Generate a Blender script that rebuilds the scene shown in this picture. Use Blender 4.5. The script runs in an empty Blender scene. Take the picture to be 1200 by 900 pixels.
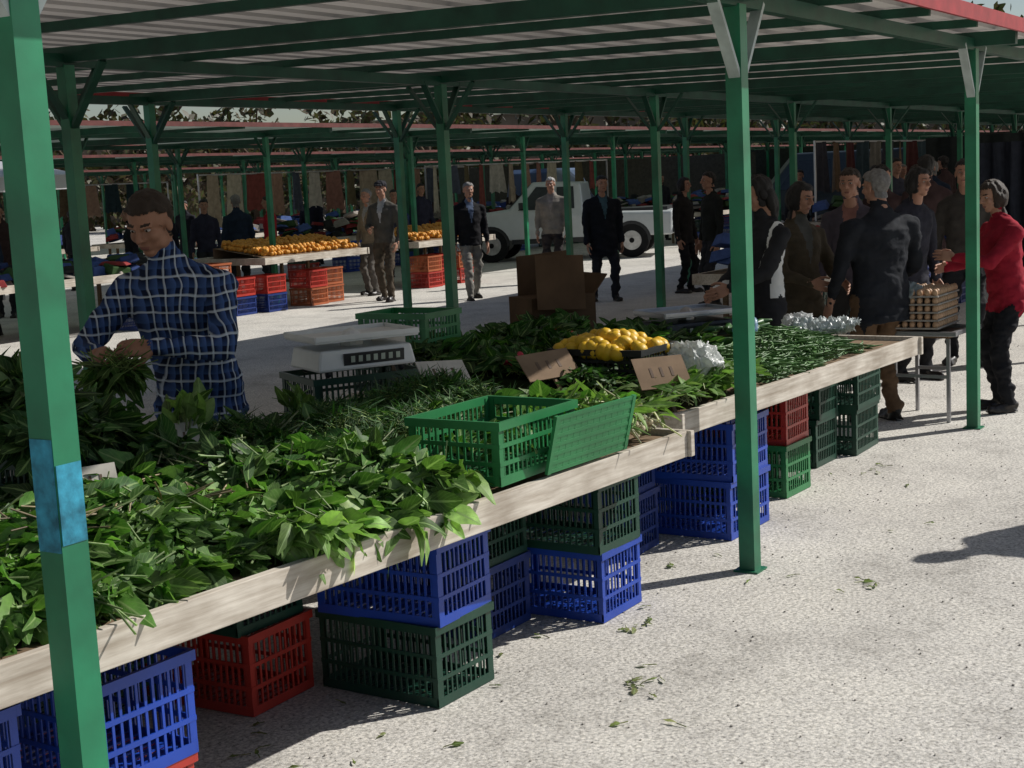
import bpy, math, random
import numpy as np
from mathutils import Vector, Matrix, noise, Euler
random.seed(7); np.random.seed(7)
D=bpy.data; S=bpy.context.scene

# ---------------------------------------------------------------- materials
def newmat(name):
    m=D.materials.new(name); m.use_nodes=True
    nt=m.node_tree; b=nt.nodes['Principled BSDF']
    return m,nt,b
def setc(b,c,rough=.6,spec=.3,metal=0.):
    b.inputs['Base Color'].default_value=(c[0],c[1],c[2],1)
    b.inputs['Roughness'].default_value=rough
    b.inputs['Specular IOR Level'].default_value=spec
    b.inputs['Metallic'].default_value=metal
def N(nt,t,**k):
    n=nt.nodes.new(t)
    for a,v in k.items(): setattr(n,a,v)
    return n
def ramp(nt,stops,fac):
    r=N(nt,'ShaderNodeValToRGB'); e=r.color_ramp.elements
    e[0].position=stops[0][0]; e[0].color=(*stops[0][1],1)
    e[1].position=stops[1][0]; e[1].color=(*stops[1][1],1)
    for p,c in stops[2:]:
        x=e.new(p); x.color=(*c,1)
    nt.links.new(fac,r.inputs[0]); return r.outputs[0]
def nz(nt,scale,detail=4,rough=.55,coord='Object',stretch=None):
    tc=N(nt,'ShaderNodeTexCoord'); n=N(nt,'ShaderNodeTexNoise')
    n.inputs['Scale'].default_value=scale; n.inputs['Detail'].default_value=detail; n.inputs['Roughness'].default_value=rough
    src=tc.outputs[coord]
    if stretch:
        mp=N(nt,'ShaderNodeMapping'); mp.inputs['Scale'].default_value=stretch
        nt.links.new(src,mp.inputs[0]); src=mp.outputs[0]
    nt.links.new(src,n.inputs[0]); return n.outputs[0]
def mixc(nt,a,b,fac,mode='MIX'):
    m=N(nt,'ShaderNodeMix',data_type='RGBA',blend_type=mode)
    for s,i in ((fac,0),(a,6),(b,7)):
        if hasattr(s,'node'): nt.links.new(s,m.inputs[i])
        elif i==0: m.inputs[0].default_value=s
        else: m.inputs[i].default_value=(*s,1)
    return m.outputs[2]
def bump(nt,b,h,strength=.3,dist=.01):
    bp=N(nt,'ShaderNodeBump'); bp.inputs['Strength'].default_value=strength; bp.inputs['Distance'].default_value=dist
    nt.links.new(h,bp.inputs['Height']); nt.links.new(bp.outputs[0],b.inputs['Normal'])
_mc={}
def mat(name,c,rough=.6,spec=.3,metal=0.,var=.25,scale=8,bs=.15,bd=.004):
    if name in _mc: return _mc[name]
    m,nt,b=newmat(name); setc(b,c,rough,spec,metal)
    n=nz(nt,scale)
    lo=tuple(x*(1-var) for x in c); hi=tuple(min(1,x*(1+var)) for x in c)
    nt.links.new(ramp(nt,[(.3,lo),(.7,hi)],n),b.inputs['Base Color'])
    if bs: bump(nt,b,nz(nt,scale*6),bs,bd)
    _mc[name]=m; return m

def ground_mat():
    m,nt,b=newmat('ground_mat'); setc(b,(.3,.29,.27),.95,.1)
    big=nz(nt,.35,5); mid=nz(nt,1.6,7,.72); fine=nz(nt,70,4,.8); peb=N(nt,'ShaderNodeTexVoronoi'); peb.inputs['Scale'].default_value=75
    tc=N(nt,'ShaderNodeTexCoord'); nt.links.new(tc.outputs['Object'],peb.inputs[0])
    c1=ramp(nt,[(.3,(.54,.52,.485)),(.7,(.68,.66,.62))],big)
    c2=ramp(nt,[(.32,(.70,.695,.69)),(.47,(.94,.94,.94)),(.6,(1.03,1.03,1.02))],mid)
    c=mixc(nt,c1,c2,1.,'MULTIPLY')
    c3=ramp(nt,[(.34,(.30,.29,.28)),(.45,(.92,.92,.92)),(.64,(1.32,1.30,1.26))],fine)
    c=mixc(nt,c,c3,1.,'MULTIPLY')
    c4=ramp(nt,[(0.,(1.15,1.12,1.08)),(.45,(.97,.97,.97)),(.75,(.6,.59,.57))],peb.outputs['Distance'])
    c=mixc(nt,c,c4,.65,'MULTIPLY')
    nt.links.new(c,b.inputs['Base Color'])
    bump(nt,b,fine,.6,.006)
    return m
def wood_mat(name,a,bc,sc=(3,40,40)):
    m,nt,b=newmat(name); setc(b,a,.8,.15)
    n=nz(nt,1.5,6,.6,stretch=sc); s=nz(nt,3,4)
    c=ramp(nt,[(.3,a),(.7,bc)],n); c=mixc(nt,c,ramp(nt,[(.35,(.5,.46,.42)),(.6,(1,1,1))],s),.7,'MULTIPLY')
    nt.links.new(c,b.inputs['Base Color']); bump(nt,b,n,.3,.004); return m
def leaf_mat(name,trans=.34,rib=(.24,.36,.13),rough=.5):
    m,nt,b=newmat(name); setc(b,(.05,.1,.02),rough,.3)
    at=N(nt,'ShaderNodeAttribute'); at.attribute_name='col'
    uv=N(nt,'ShaderNodeUVMap'); sp=N(nt,'ShaderNodeSeparateXYZ'); nt.links.new(uv.outputs[0],sp.inputs[0])
    s=N(nt,'ShaderNodeMath',operation='SUBTRACT'); nt.links.new(sp.outputs[0],s.inputs[0]); s.inputs[1].default_value=.5
    a=N(nt,'ShaderNodeMath',operation='ABSOLUTE'); nt.links.new(s.outputs[0],a.inputs[0])
    ribm=ramp(nt,[(.03,(1,1,1)),(.08,(0,0,0))],a.outputs[0])
    w=N(nt,'ShaderNodeMath',operation='MULTIPLY'); nt.links.new(sp.outputs[1],w.inputs[0]); w.inputs[1].default_value=7
    w2=N(nt,'ShaderNodeMath',operation='MULTIPLY_ADD'); nt.links.new(a.outputs[0],w2.inputs[0]); w2.inputs[1].default_value=-5; nt.links.new(w.outputs[0],w2.inputs[2])
    fr=N(nt,'ShaderNodeMath',operation='FRACT'); nt.links.new(w2.outputs[0],fr.inputs[0])
    vein=ramp(nt,[(0.,(.35,.35,.35)),(.15,(0,0,0)),(.9,(0,0,0)),(1.,(.35,.35,.35))],fr.outputs[0])
    n=nz(nt,30,3)
    c=mixc(nt,at.outputs['Color'],ramp(nt,[(.3,(.6,.6,.6)),(.7,(1.3,1.25,1.2))],n),1.,'MULTIPLY')
    c=mixc(nt,c,rib,vein); c2=mixc(nt,c,rib,ribm)
    nt.links.new(c2,b.inputs['Base Color']); bump(nt,b,fr.outputs[0],.35,.003)
    t=N(nt,'ShaderNodeBsdfTranslucent'); tcn=mixc(nt,c2,(1.,1.25,.55),1.,'MULTIPLY'); nt.links.new(tcn,t.inputs[0])
    mx=N(nt,'ShaderNodeMixShader'); mx.inputs[0].default_value=trans
    out=nt.nodes['Material Output']
    nt.links.new(b.outputs[0],mx.inputs[1]); nt.links.new(t.outputs[0],mx.inputs[2]); nt.links.new(mx.outputs[0],out.inputs[0])
    return m
def roof_mat(name,c,trans):
    m,nt,b=newmat(name); setc(b,c,.6,.3)
    n=nz(nt,1.2,5,stretch=(.3,1.5,1)); cc=ramp(nt,[(.3,tuple(x*.6 for x in c)),(.7,c)],n)
    nt.links.new(cc,b.inputs['Base Color'])
    t=N(nt,'ShaderNodeBsdfTranslucent'); nt.links.new(cc,t.inputs[0])
    mx=N(nt,'ShaderNodeMixShader'); mx.inputs[0].default_value=trans
    nt.links.new(b.outputs[0],mx.inputs[1]); nt.links.new(t.outputs[0],mx.inputs[2]); nt.links.new(mx.outputs[0],nt.nodes['Material Output'].inputs[0])
    return m
def bag_mat(name,c,trans=.45):
    m,nt,b=newmat(name); setc(b,c,.22,.5)
    t=N(nt,'ShaderNodeBsdfTranslucent'); t.inputs[0].default_value=(*c,1)
    mx=N(nt,'ShaderNodeMixShader'); mx.inputs[0].default_value=trans
    bump(nt,b,nz(nt,22,4,.7),.8,.012)
    nt.links.new(b.outputs[0],mx.inputs[1]); nt.links.new(t.outputs[0],mx.inputs[2]); nt.links.new(mx.outputs[0],nt.nodes['Material Output'].inputs[0])
    return m
def plaid_mat():
    m,nt,b=newmat('plaid_shirt_mat'); setc(b,(.02,.03,.1),.85,.1)
    tc=N(nt,'ShaderNodeTexCoord'); sp=N(nt,'ShaderNodeSeparateXYZ')
    dn=N(nt,'ShaderNodeTexNoise'); dn.inputs['Scale'].default_value=5; nt.links.new(tc.outputs['Object'],dn.inputs[0])
    vm=N(nt,'ShaderNodeVectorMath',operation='MULTIPLY_ADD'); nt.links.new(dn.outputs['Color'],vm.inputs[0]); vm.inputs[1].default_value=(.06,.06,.06); nt.links.new(tc.outputs['Object'],vm.inputs[2])
    nt.links.new(vm.outputs[0],sp.inputs[0])
    ad=N(nt,'ShaderNodeMath',operation='ADD'); nt.links.new(sp.outputs[0],ad.inputs[0]); nt.links.new(sp.outputs[1],ad.inputs[1])
    def stripe(src,k,wd):
        a=N(nt,'ShaderNodeMath',operation='MULTIPLY'); nt.links.new(src,a.inputs[0]); a.inputs[1].default_value=k
        f=N(nt,'ShaderNodeMath',operation='FRACT'); nt.links.new(a.outputs[0],f.inputs[0])
        return ramp(nt,[(.08,(1,1,1)),(wd,(0,0,0))],f.outputs[0]),ramp(nt,[(.45,(0,0,0)),(.5,(1,1,1)),(.95,(0,0,0))],f.outputs[0])
    s1,w1=stripe(ad.outputs[0],15,.16); s2,w2=stripe(sp.outputs[2],15,.16)
    c=mixc(nt,(.010,.015,.04),(.06,.11,.28),w1); c=mixc(nt,c,(.06,.12,.30),mixc(nt,(0,0,0),w2,.5))
    l=mixc(nt,s1,s2,1.,'ADD'); c=mixc(nt,c,(.50,.55,.62),mixc(nt,(0,0,0),l,.8))
    nt.links.new(c,b.inputs['Base Color']); bump(nt,b,nz(nt,60),.2,.003); return m

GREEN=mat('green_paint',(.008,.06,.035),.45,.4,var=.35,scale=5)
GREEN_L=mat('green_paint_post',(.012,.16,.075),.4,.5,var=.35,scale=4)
PALE=mat('pale_galvanised',(.42,.48,.46),.5,.4)
RED=mat('red_fascia',(.30,.03,.035),.5); REDF=mat('dull_red_fascia',(.13,.04,.035),.7)
ROOF=roof_mat('roof_sheet',(.58,.53,.48),.24)
ROOF2=roof_mat('roof_sheet_far',(.38,.44,.38),.30)
BOARD=wood_mat('board_wood',(.42,.365,.30),(.70,.65,.57))
PLY=wood_mat('table_wood',(.16,.11,.07),(.28,.2,.13))
CARD=mat('cardboard',(.24,.17,.115),.9,.1,scale=5)
CARDD=mat('cardboard_dark',(.10,.062,.038),.9,.1,scale=5)
PC={'blue':mat('plastic_blue',(.01,.05,.34),.4,.5,scale=3),'dgreen':mat('plastic_dark_green',(.008,.045,.028),.4,.5,scale=3),
    'green':mat('plastic_green',(.02,.17,.055),.4,.5,scale=3),'red':mat('plastic_red',(.38,.03,.02),.4,.5,scale=3),
    'dblue':mat('plastic_navy',(.01,.03,.16),.4,.5,scale=3),'orange':mat('plastic_orange',(.34,.09,.03),.45,.5,scale=3),
    'black':mat('plastic_black',(.012,.014,.014),.5,.4,scale=3)}
WHITE=mat('white_plastic',(.72,.72,.70),.4,.5,var=.08)
METAL=mat('steel',(.4,.4,.42),.3,.5,metal=.8,var=.1)
DARK=mat('dark_plastic',(.02,.022,.025),.4,.5)
LEAF=leaf_mat('spinach_leaf'); HERB=leaf_mat('herb_leaf',.2,(.06,.12,.03))

# ---------------------------------------------------------------- mesh builder
class MB:
    def __init__(s): s.v=[];s.f=[];s.m=[]
    def add(s,vs,fs,mi=0):
        o=len(s.v); s.v.extend([tuple(x) for x in vs]); s.f.extend([tuple(i+o for i in f) for f in fs])
        s.m.extend([mi]*len(fs) if isinstance(mi,int) else list(mi))
    def box(s,c,d,mi=0,R=None,taper=1.):
        vs=[]
        for z in (-.5,.5):
            for x,y in ((-.5,-.5),(.5,-.5),(.5,.5),(-.5,.5)):
                k=taper if z>0 else 1
                p=Vector((x*d[0]*k,y*d[1]*k,z*d[2]))
                if R is not None: p=R@p
                vs.append(p+Vector(c))
        s.add(vs,[(3,2,1,0),(4,5,6,7),(0,1,5,4),(1,2,6,5),(2,3,7,6),(3,0,4,7)],mi)
    def bar(s,a,b,w,h,mi=0):
        a=Vector(a);b=Vector(b);d=b-a;L=d.length;z=d.normalized()
        up=Vector((0,0,1)) if abs(z.z)<.95 else Vector((0,1,0))
        x=z.cross(up).normalized();y=x.cross(z).normalized()
        R=Matrix((x,y,z)).transposed(); s.box((a+b)/2,(w,h,L),mi,R)
    def loft(s,rings,mi=0,cap=True):
        n=len(rings[0]);vs=[p for r in rings for p in r];fs=[]
        for i in range(len(rings)-1):
            for j in range(n):
                k=(j+1)%n; fs.append((i*n+j,i*n+k,(i+1)*n+k,(i+1)*n+j))
        if cap:
            fs.append(tuple(range(n-1,-1,-1))); fs.append(tuple(range((len(rings)-1)*n,len(rings)*n)))
        s.add(vs,fs,mi)
    def cap(s,p0,p1,r0,r1,mi=0,seg=12):
        p0=Vector(p0);p1=Vector(p1);d=p1-p0
        z=d.normalized() if d.length>1e-6 else Vector((0,0,1))
        up=Vector((0,0,1)) if abs(z.z)<.9 else Vector((0,1,0))
        x=z.cross(up).normalized();y=z.cross(x)
        rings=[]
        for a in (-80,-50,-25,0): rings.append((p0+z*r0*math.sin(math.radians(a)),r0*math.cos(math.radians(a))))
        for a in (0,25,50,80): rings.append((p1+z*r1*math.sin(math.radians(a)),r1*math.cos(math.radians(a))))
        s.loft([[c+x*(r*math.cos(2*math.pi*j/seg))+y*(r*math.sin(2*math.pi*j/seg)) for j in range(seg)] for c,r in rings],mi)
    def ell(s,c,r,mi=0,R=None,seg=12,rg=8):
        rings=[];c=Vector(c)
        for i in range(rg+1):
            t=math.pi*(i+.001)/(rg+.002)-math.pi/2
            t=max(-1.54,min(1.54,t)); ring=[]
            for j in range(seg):
                a=2*math.pi*j/seg; p=Vector((r[0]*math.cos(t)*math.cos(a),r[1]*math.cos(t)*math.sin(a),r[2]*math.sin(t)))
                if R is not None: p=R@p
                ring.append(c+p)
            rings.append(ring)
        s.loft(rings,mi)
    def mesh(s,name,mats,smooth=False):
        me=D.meshes.new(name); me.from_pydata(s.v,[],s.f); me.update()
        for m in mats: me.materials.append(m)
        me.polygons.foreach_set('material_index',s.m)
        if smooth: me.polygons.foreach_set('use_smooth',[True]*len(s.f))
        return me
    def obj(s,name,mats,loc=(0,0,0),rot=0,smooth=False,parent=None,bevel=0):
        return mk(name,s.mesh(name,mats,smooth),loc,rot,parent,bevel)
def mk(name,me,loc=(0,0,0),rot=0,parent=None,bevel=0):
    o=D.objects.new(name,me); S.collection.objects.link(o); o.location=loc
    o.rotation_euler=(0,0,rot) if isinstance(rot,(int,float)) else rot
    if parent: o.parent=parent
    if bevel:
        b=o.modifiers.new('bevel','BEVEL'); b.width=bevel; b.segments=2; b.limit_method='ANGLE'
    return o
def empty(name,loc=(0,0,0),rot=0):
    e=D.objects.new(name,None); S.collection.objects.link(e); e.location=loc; e.rotation_euler=(0,0,rot); e.empty_display_size=.1; return e
def remesh(mb,voxel,smooth=3):
    me=mb.mesh('tmp',[]); o=D.objects.new('tmp',me); S.collection.objects.link(o)
    r=o.modifiers.new('r','REMESH'); r.mode='VOXEL'; r.voxel_size=voxel; r.adaptivity=0
    if smooth:
        q=o.modifiers.new('s','SMOOTH'); q.factor=.5; q.iterations=smooth
    dg=bpy.context.evaluated_depsgraph_get(); dg.update(); ev=o.evaluated_get(dg); m=ev.to_mesh()
    n=len(m.vertices); co=np.empty(n*3); m.vertices.foreach_get('co',co); no=np.empty(n*3); m.vertices.foreach_get('normal',no)
    fs=[tuple(p.vertices) for p in m.polygons]; ev.to_mesh_clear()
    D.objects.remove(o); D.meshes.remove(me)
    return co.reshape(-1,3),no.reshape(-1,3),fs

g=MB()
g.add([(-300,-300,0),(500,-300,0),(500,500,0),(-300,500,0)],[(0,1,2,3)])
g.obj('ground',[ground_mat()])

# ---------------------------------------------------------------- canopies
def canopy(name,u0,u1,rows,va,vb,za,zb,k0,k1,roofm,pitch=.22,inter=3,light_front=False,fm=None,fh=.06):
    E=empty(name,(0,0,0))
    zf=lambda v: za+(zb-za)*(v-va)/(vb-va)
    prof=[];v=va
    while v<vb:
        for dv,dz in ((0,0),(pitch*.35,0),(pitch*.45,.03),(pitch*.75,.03),(pitch*.85,0)):
            if v+dv<=vb: prof.append((v+dv,zf(v+dv)+dz))
        v+=pitch
    r=MB(); us=np.linspace(u0,u1,12); vs=[(u,a,z) for u in us for a,z in prof]; n=len(prof)
    r.add(vs,[(i*n+j,i*n+j+1,(i+1)*n+j+1,(i+1)*n+j) for i in range(len(us)-1) for j in range(n-1)])
    r.obj('roof_sheets',[roofm],parent=E)
    p=MB();b=MB();a=MB();fa=MB(); tilt=Matrix.Rotation(math.atan((zb-za)/(vb-va)),3,'X'); vm=(va+vb)/2
    for k in range(k0,k1):
        u=5.63+3.62*k
        if u<u0 or u>u1: continue
        for ri,vr in enumerate(rows):
            zt=zf(vr)-.11
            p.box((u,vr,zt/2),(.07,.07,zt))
            p.box((u,vr,.004),(.11,.11,.008),0)
            for s in (-1,1):
                mi=1 if (light_front and ri==0) else 0
                a.bar((u+s*.02,vr-.005,zt-.30),(u+s*.24,vr-.005,zt+.02),.05,.018,mi)
                if ri>0 : a.bar((u,vr+s*.03,zt-.34),(u,vr+s*.30,zt),.05,.018,0)
        b.box((u,vm,zf(vm)-.055),(.06,vb-va-.1,.085),0,tilt)
    st=3.62/(inter+1); u=5.63-3.62*2
    while u<min(u1,5.63+3.62*k1):
        if u>u0 and abs(((u-5.63)/3.62)-round((u-5.63)/3.62))>.02:
            b.box((u,vm,zf(vm)-.03),(.035,vb-va-.1,.045),0,tilt)
        u+=st
    for vr in rows:
        b.box(((u0+u1)/2,vr,zf(vr)-.085),(u1-u0,.055,.07))
    fa.box(((u0+u1)/2,va-.012,za+.0),(u1-u0,.02,fh)); fa.box(((u0+u1)/2,vb+.012,zb+.0),(u1-u0,.02,fh))
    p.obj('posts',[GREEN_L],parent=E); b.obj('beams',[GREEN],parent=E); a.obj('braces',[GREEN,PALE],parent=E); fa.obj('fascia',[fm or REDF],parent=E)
    return E
C1=canopy('market_canopy',-2.2,58,[2.42,6.4,9.5],2.1,9.75,2.47,2.64,-1,14,ROOF,light_front=True,fm=RED,fh=.08)
canopy('market_canopy',-6,66,[14.6,20.0],13.3,21,2.62,2.75,-3,17,ROOF2,.3,1)
canopy('market_canopy',-6,80,[25,31],23.6,32,2.65,2.8,-3,20,ROOF2,.4,1)
canopy('market_canopy',-6,95,[36,42],34.6,43,2.65,2.8,-3,24,ROOF2,.4,1)
pp=MB(); pp.box((2.01-.0362,2.42,1.10),(.002,.066,.24)); pp.box((2.01,2.42-.0362,1.08),(.066,.002,.17))
pp.obj('blue_paint_patch',[mat('blue_paint',(.03,.22,.32),.5,var=.6,scale=20)],parent=C1)

# ---------------------------------------------------------------- crates
def crate_mesh(key,W,L,H):
    b=MB(); t=.005
    for z,h,e in ((H-.014,.028,.008),(.016,.032,0),(H*.62,.014,.001),(H*.34,.014,.001)):
        for s in (-1,1):
            b.box((s*(W/2-t/2+e/2),0,z),(t+e,L+e*2,h)); b.box((0,s*(L/2-t/2+e/2),z),(W-2*t-.0005,t+e,h))
    for sx in (-1,1):
        for sy in (-1,1):
            b.box((sx*(W/2-.014),sy*(L/2-.0045),H/2),(.028,.0072,H-.01)); b.box((sx*(W/2-.0045),sy*(L/2-.016),H/2),(.0072,.022,H-.012))
    n=int(L/.026)
    for i in range(1,n):
        y=-L/2+L*i/n
        for s in (-1,1): b.box((s*(W/2-.003),y,H/2),(.0042,.008,H-.03))
    n=int(W/.026)
    for i in range(1,n):
        x=-W/2+W*i/n
        for s in (-1,1): b.box((x,s*(L/2-.003),H/2),(.008,.0042,H-.03))
    n=int(L/.04)
    for i in range(n): b.box((0,-L/2+L*(i+.5)/n,.011),(W-.014,.024,.006))
    b.box((0,0,.007),(.05,L-.03,.006)) 
    return b.mesh('crate_'+key,[PC[key.split('_')[0]]])
_cm={}
def crate(col,u,v,z,W=.32,L=.5,H=.275,rot=0.):
    k='%s_%.2f%.2f%.2f'%(col,W,L,H)
    if k not in _cm: _cm[k]=crate_mesh(k,W,L,H)
    return mk('plastic_crate',_cm[k],(u,v,z),rot+random.uniform(-.035,.035))
def st(u0,v0,cols,W=.32,L=.5,rot=0):
    for i,c in enumerate(cols): crate(c,u0+W/2+random.uniform(-.01,.01),v0+L/2+random.uniform(-.015,.015),.003+i*.272,W,L,rot=rot)
st(1.80,2.76,['blue','blue']); st(2.27,2.68,['red','blue'])
st(3.70,2.68,['dgreen','blue']); st(3.36,3.22,['red','dgreen'])
st(3.0,3.6,['dgreen','red'])
st(4.71,2.64,['blue','dgreen']); st(4.33,2.93,['dblue','dgreen'])
st(6.05,2.68,['blue','blue'],W=.44); st(5.55,2.98,['dblue','dblue'])
st(6.97,2.77,['green','red']); st(6.6,2.95,['dgreen','dblue']); st(7.4,3.0,['dgreen','dgreen'])
st(8.14,2.8,['dgreen','dgreen'],W=.43); st(7.75,2.9,['dgreen','dgreen'])
st(2.3,3.4,['dblue','dgreen'])

# ---------------------------------------------------------------- tables
def table(name,a,b,depth,ztop=.72,fas=.10,legs=True,leg=.045,legm=None):
    a=Vector((*a,0));b=Vector((*b,0));d=(b-a);L=d.length;ang=math.atan2(d.y,d.x)
    E=empty(name,(a.x,a.y,0),ang)
    t=MB()
    n=int(depth/.2)
    for i in range(n):
        t.box((L/2,.03+depth*(i+.5)/n,ztop-.035),(L-.01+random.uniform(-.02,.01),depth/n-.006,.022))
    t.obj('table_top',[PLY],parent=E)
    f=MB(); f.box((L/2,.0,ztop-fas/2),(L,.028,fas)); f.box((L/2,depth+.045,ztop-fas/2),(L,.028,fas))
    f.box((-.016,depth/2+.02,ztop-fas/2),(.028,depth+.1,fas)); f.box((L+.016,depth/2+.02,ztop-fas/2),(.028,depth+.1,fas))
    f.obj('edge_boards',[legm or BOARD],parent=E,bevel=.003)
    if legs:
        l=MB(); y0=.85 if depth>1 else .04; x0=.35 if depth>1 else .02
        for x in (x0,L-x0-(.1 if depth>1 else 0)):
            for y in (y0,depth-.1):
                l.box((x,y,(ztop-.05)/2),(leg,leg,ztop-.05))
            l.bar((x,y0,.3),(x,depth-.1,.3),leg*.7,leg)
        l.obj('trestle_legs',[legm or PLY],parent=E)
    return E
table('market_table',(1.2,2.655),(4.98,2.40),1.35)
table('market_table',(5.36,2.60),(8.08,2.43),1.75)

# ---------------------------------------------------------------- leaves
def leaves(name,P,Dr,Up,Ln,Wd,col,m,bend=.5,fold=.25,stem=.5,stemcol=(.2,.3,.08),na=6,jit=.12,sw0=.0018):
    n=len(P); Dr=Dr/np.linalg.norm(Dr,axis=1,keepdims=True)
    Sd=np.cross(Dr,Up); Sd/=np.linalg.norm(Sd,axis=1,keepdims=True)+1e-9; Nn=np.cross(Sd,Dr)
    ts=np.linspace(0,1,na); prof=np.sin(np.pi*np.clip(ts*.93+.05,0,1)**.8)**.8; prof[-1]=.12; prof[0]=.12
    ss=np.array([-1,-.45,0,.45,1.]) if fold>0 else np.array([-1,0,1.]); ns=len(ss)
    bnd=np.random.uniform(-.3,1.5,n)*bend; tw=np.random.uniform(-.9,.9,n); fo=np.random.uniform(-.5,1.8,n)*fold
    ph=np.random.uniform(0,6.28,(n,1,1)); wa=np.random.uniform(.08,.34,(n,1,1)); wf=np.random.uniform(8,16,(n,1,1))
    T=ts[None,:,None]; SS=ss[None,None,:]
    wav=np.sin(T*wf+ph+SS*1.5)*wa*np.abs(SS)*(fold>0)
    along=(T-0.18*(bnd[:,None,None]*T)**2)+0*SS
    z=-bnd[:,None,None]*T**2*.7+0*SS
    w=prof[None,:,None]*SS*(1+np.random.uniform(-jit,jit,(n,na,ns)))
    zz=z*Ln[:,None,None]+(fo[:,None,None]*np.abs(SS)*prof[None,:,None]+wav*prof[None,:,None])*Wd[:,None,None]+tw[:,None,None]*T*w*Wd[:,None,None]
    V=P[:,None,None,:]+Dr[:,None,None,:]*(along*Ln[:,None,None])[...,None]+Sd[:,None,None,:]*(w*Wd[:,None,None])[...,None]+Nn[:,None,None,:]*zz[...,None]
    V=V.reshape(n,na*ns,3)
    fq=np.array([(i*ns+j,i*ns+j+1,(i+1)*ns+j+1,(i+1)*ns+j) for i in range(na-1) for j in range(ns-1)])
    uvl=np.array([[(ss[j]+1)/2,ts[i]] for i in range(na) for j in range(ns)])
    verts=[V.reshape(-1,3)]; faces=[(fq[None]+(np.arange(n)*na*ns)[:,None,None]).reshape(-1,4)]
    cols=[np.repeat(col,na*ns,axis=0)]; uvs=[np.tile(uvl,(n,1))]
    if stem>0:
        o=n*na*ns; sw=sw0+Wd*.03
        dn=np.random.uniform(-.1,.5,n)
        q=[]
        cen=[P+Dr*(Ln*.05)[:,None],P-Dr*(Ln*stem*.5)[:,None]-Nn*(Ln*dn*.15)[:,None],P-Dr*(Ln*stem)[:,None]-Nn*(Ln*dn*.5)[:,None]]
        for c in cen:
            for a in (0,2.09,4.19): q.append(c+Sd*(sw*math.cos(a))[:,None]+Nn*(sw*math.sin(a))[:,None])
        SV=np.stack(q,1); f=np.array([(i*3+j,i*3+(j+1)%3,(i+1)*3+(j+1)%3,(i+1)*3+j) for i in range(2) for j in range(3)])
        verts.append(SV.reshape(-1,3)); faces.append((f[None]+(np.arange(n)*9)[:,None,None]+o).reshape(-1,4))
        sc=np.array(stemcol)[None]*np.random.uniform(.5,1.3,(n,1)); cols.append(np.repeat(sc,9,axis=0)); uvs.append(np.tile(np.array([[.3,.07]]),(n*9,1)))
    V=np.concatenate(verts);Fc=np.concatenate(faces);C=np.concatenate(cols);UVv=np.concatenate(uvs)
    me=D.meshes.new(name); me.vertices.add(len(V)); me.vertices.foreach_set('co',V.ravel())
    me.loops.add(Fc.size); me.polygons.add(len(Fc)); me.loops.foreach_set('vertex_index',Fc.ravel().astype(np.int32))
    me.polygons.foreach_set('loop_start',np.arange(0,Fc.size,4,dtype=np.int32)); me.polygons.foreach_set('loop_total',np.full(len(Fc),4,dtype=np.int32))
    me.update(calc_edges=True)
    at=me.color_attributes.new('col','FLOAT_COLOR','POINT'); at.data.foreach_set('color',np.concatenate([np.clip(C,0,1),np.ones((len(C),1))],1).ravel())
    ul=me.uv_layers.new(name='UVMap'); ul.data.foreach_set('uv',UVv[Fc.ravel()].ravel())
    me.polygons.foreach_set('use_smooth',[True]*len(Fc)); me.materials.append(m)
    return mk(name,me)
def vcol(n,a,b,dark=.5):
    t=np.random.rand(n,1); k=np.random.uniform(dark,1.25,(n,1)); return (np.array(a)*(1-t)+np.array(b)*t)*k
def bunches(name,region,nb,per,Lr,Wr,ca,cb,m=LEAF,spread=.55,bias=(0,-.3,0),up=.35,upsd=.35,stemcol=(.22,.32,.10),zf=None,rad=.04,bend=.6,fold=.3,stem=.7,lift=.02,upj=.6,pale=.06,sw0=.0018):
    P=[];Dd=[];U=[];L=[];W=[];C=[]
    for i in range(nb):
        u,v=region(); z=zf(u,v)
        e=.06; nx=-(zf(u+e,v)-zf(u-e,v))/(2*e); ny=-(zf(u,v+e)-zf(u,v-e))/(2*e)
        nrm=Vector((nx,ny,1)).normalized()
        a=random.uniform(0,6.283); d=Vector((math.cos(a),math.sin(a),0))+Vector(bias); d-=nrm*d.dot(nrm); d.normalize()
        sd=nrm.cross(d); kc=random.uniform(.5,1.35); kl=random.uniform(.75,1.15)
        for j in range(per):
            s=random.gauss(0,spread); q=random.gauss(up,upsd)
            dd=(d+sd*s+nrm*q).normalized(); ln=random.uniform(*Lr)*kl
            p=Vector((u,v,z+lift))+sd*(s*rad)+nrm*random.uniform(-.01,.035)+d*random.uniform(-.05,.06)
            upv=(nrm+Vector((random.gauss(0,upj),random.gauss(0,upj),random.gauss(0,.2))))
            P.append(p);Dd.append(dd);U.append(upv);L.append(ln);W.append(ln*random.uniform(*Wr)*.5)
            t=random.random(); k=kc*random.uniform(.6,1.3); c=[(ca[x]*(1-t)+cb[x]*t)*k for x in range(3)]
            if random.random()<pale: c=[c[0]*1.5+.05,c[1]*1.25+.06,c[2]*1.5+.04]
            C.append(c)
    return leaves(name,np.array(P),np.array(Dd),np.array(U),np.array(L),np.array(W),np.array(C),m,bend,fold,stem,stemcol,sw0=sw0)
def rect(u0,u1,v0,v1): return lambda:(random.uniform(u0,u1),random.uniform(v0,v1))
def edge1(u): return 2.655-(u-1.2)*.0675
cl01=lambda x:max(0,min(1,x))
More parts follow.
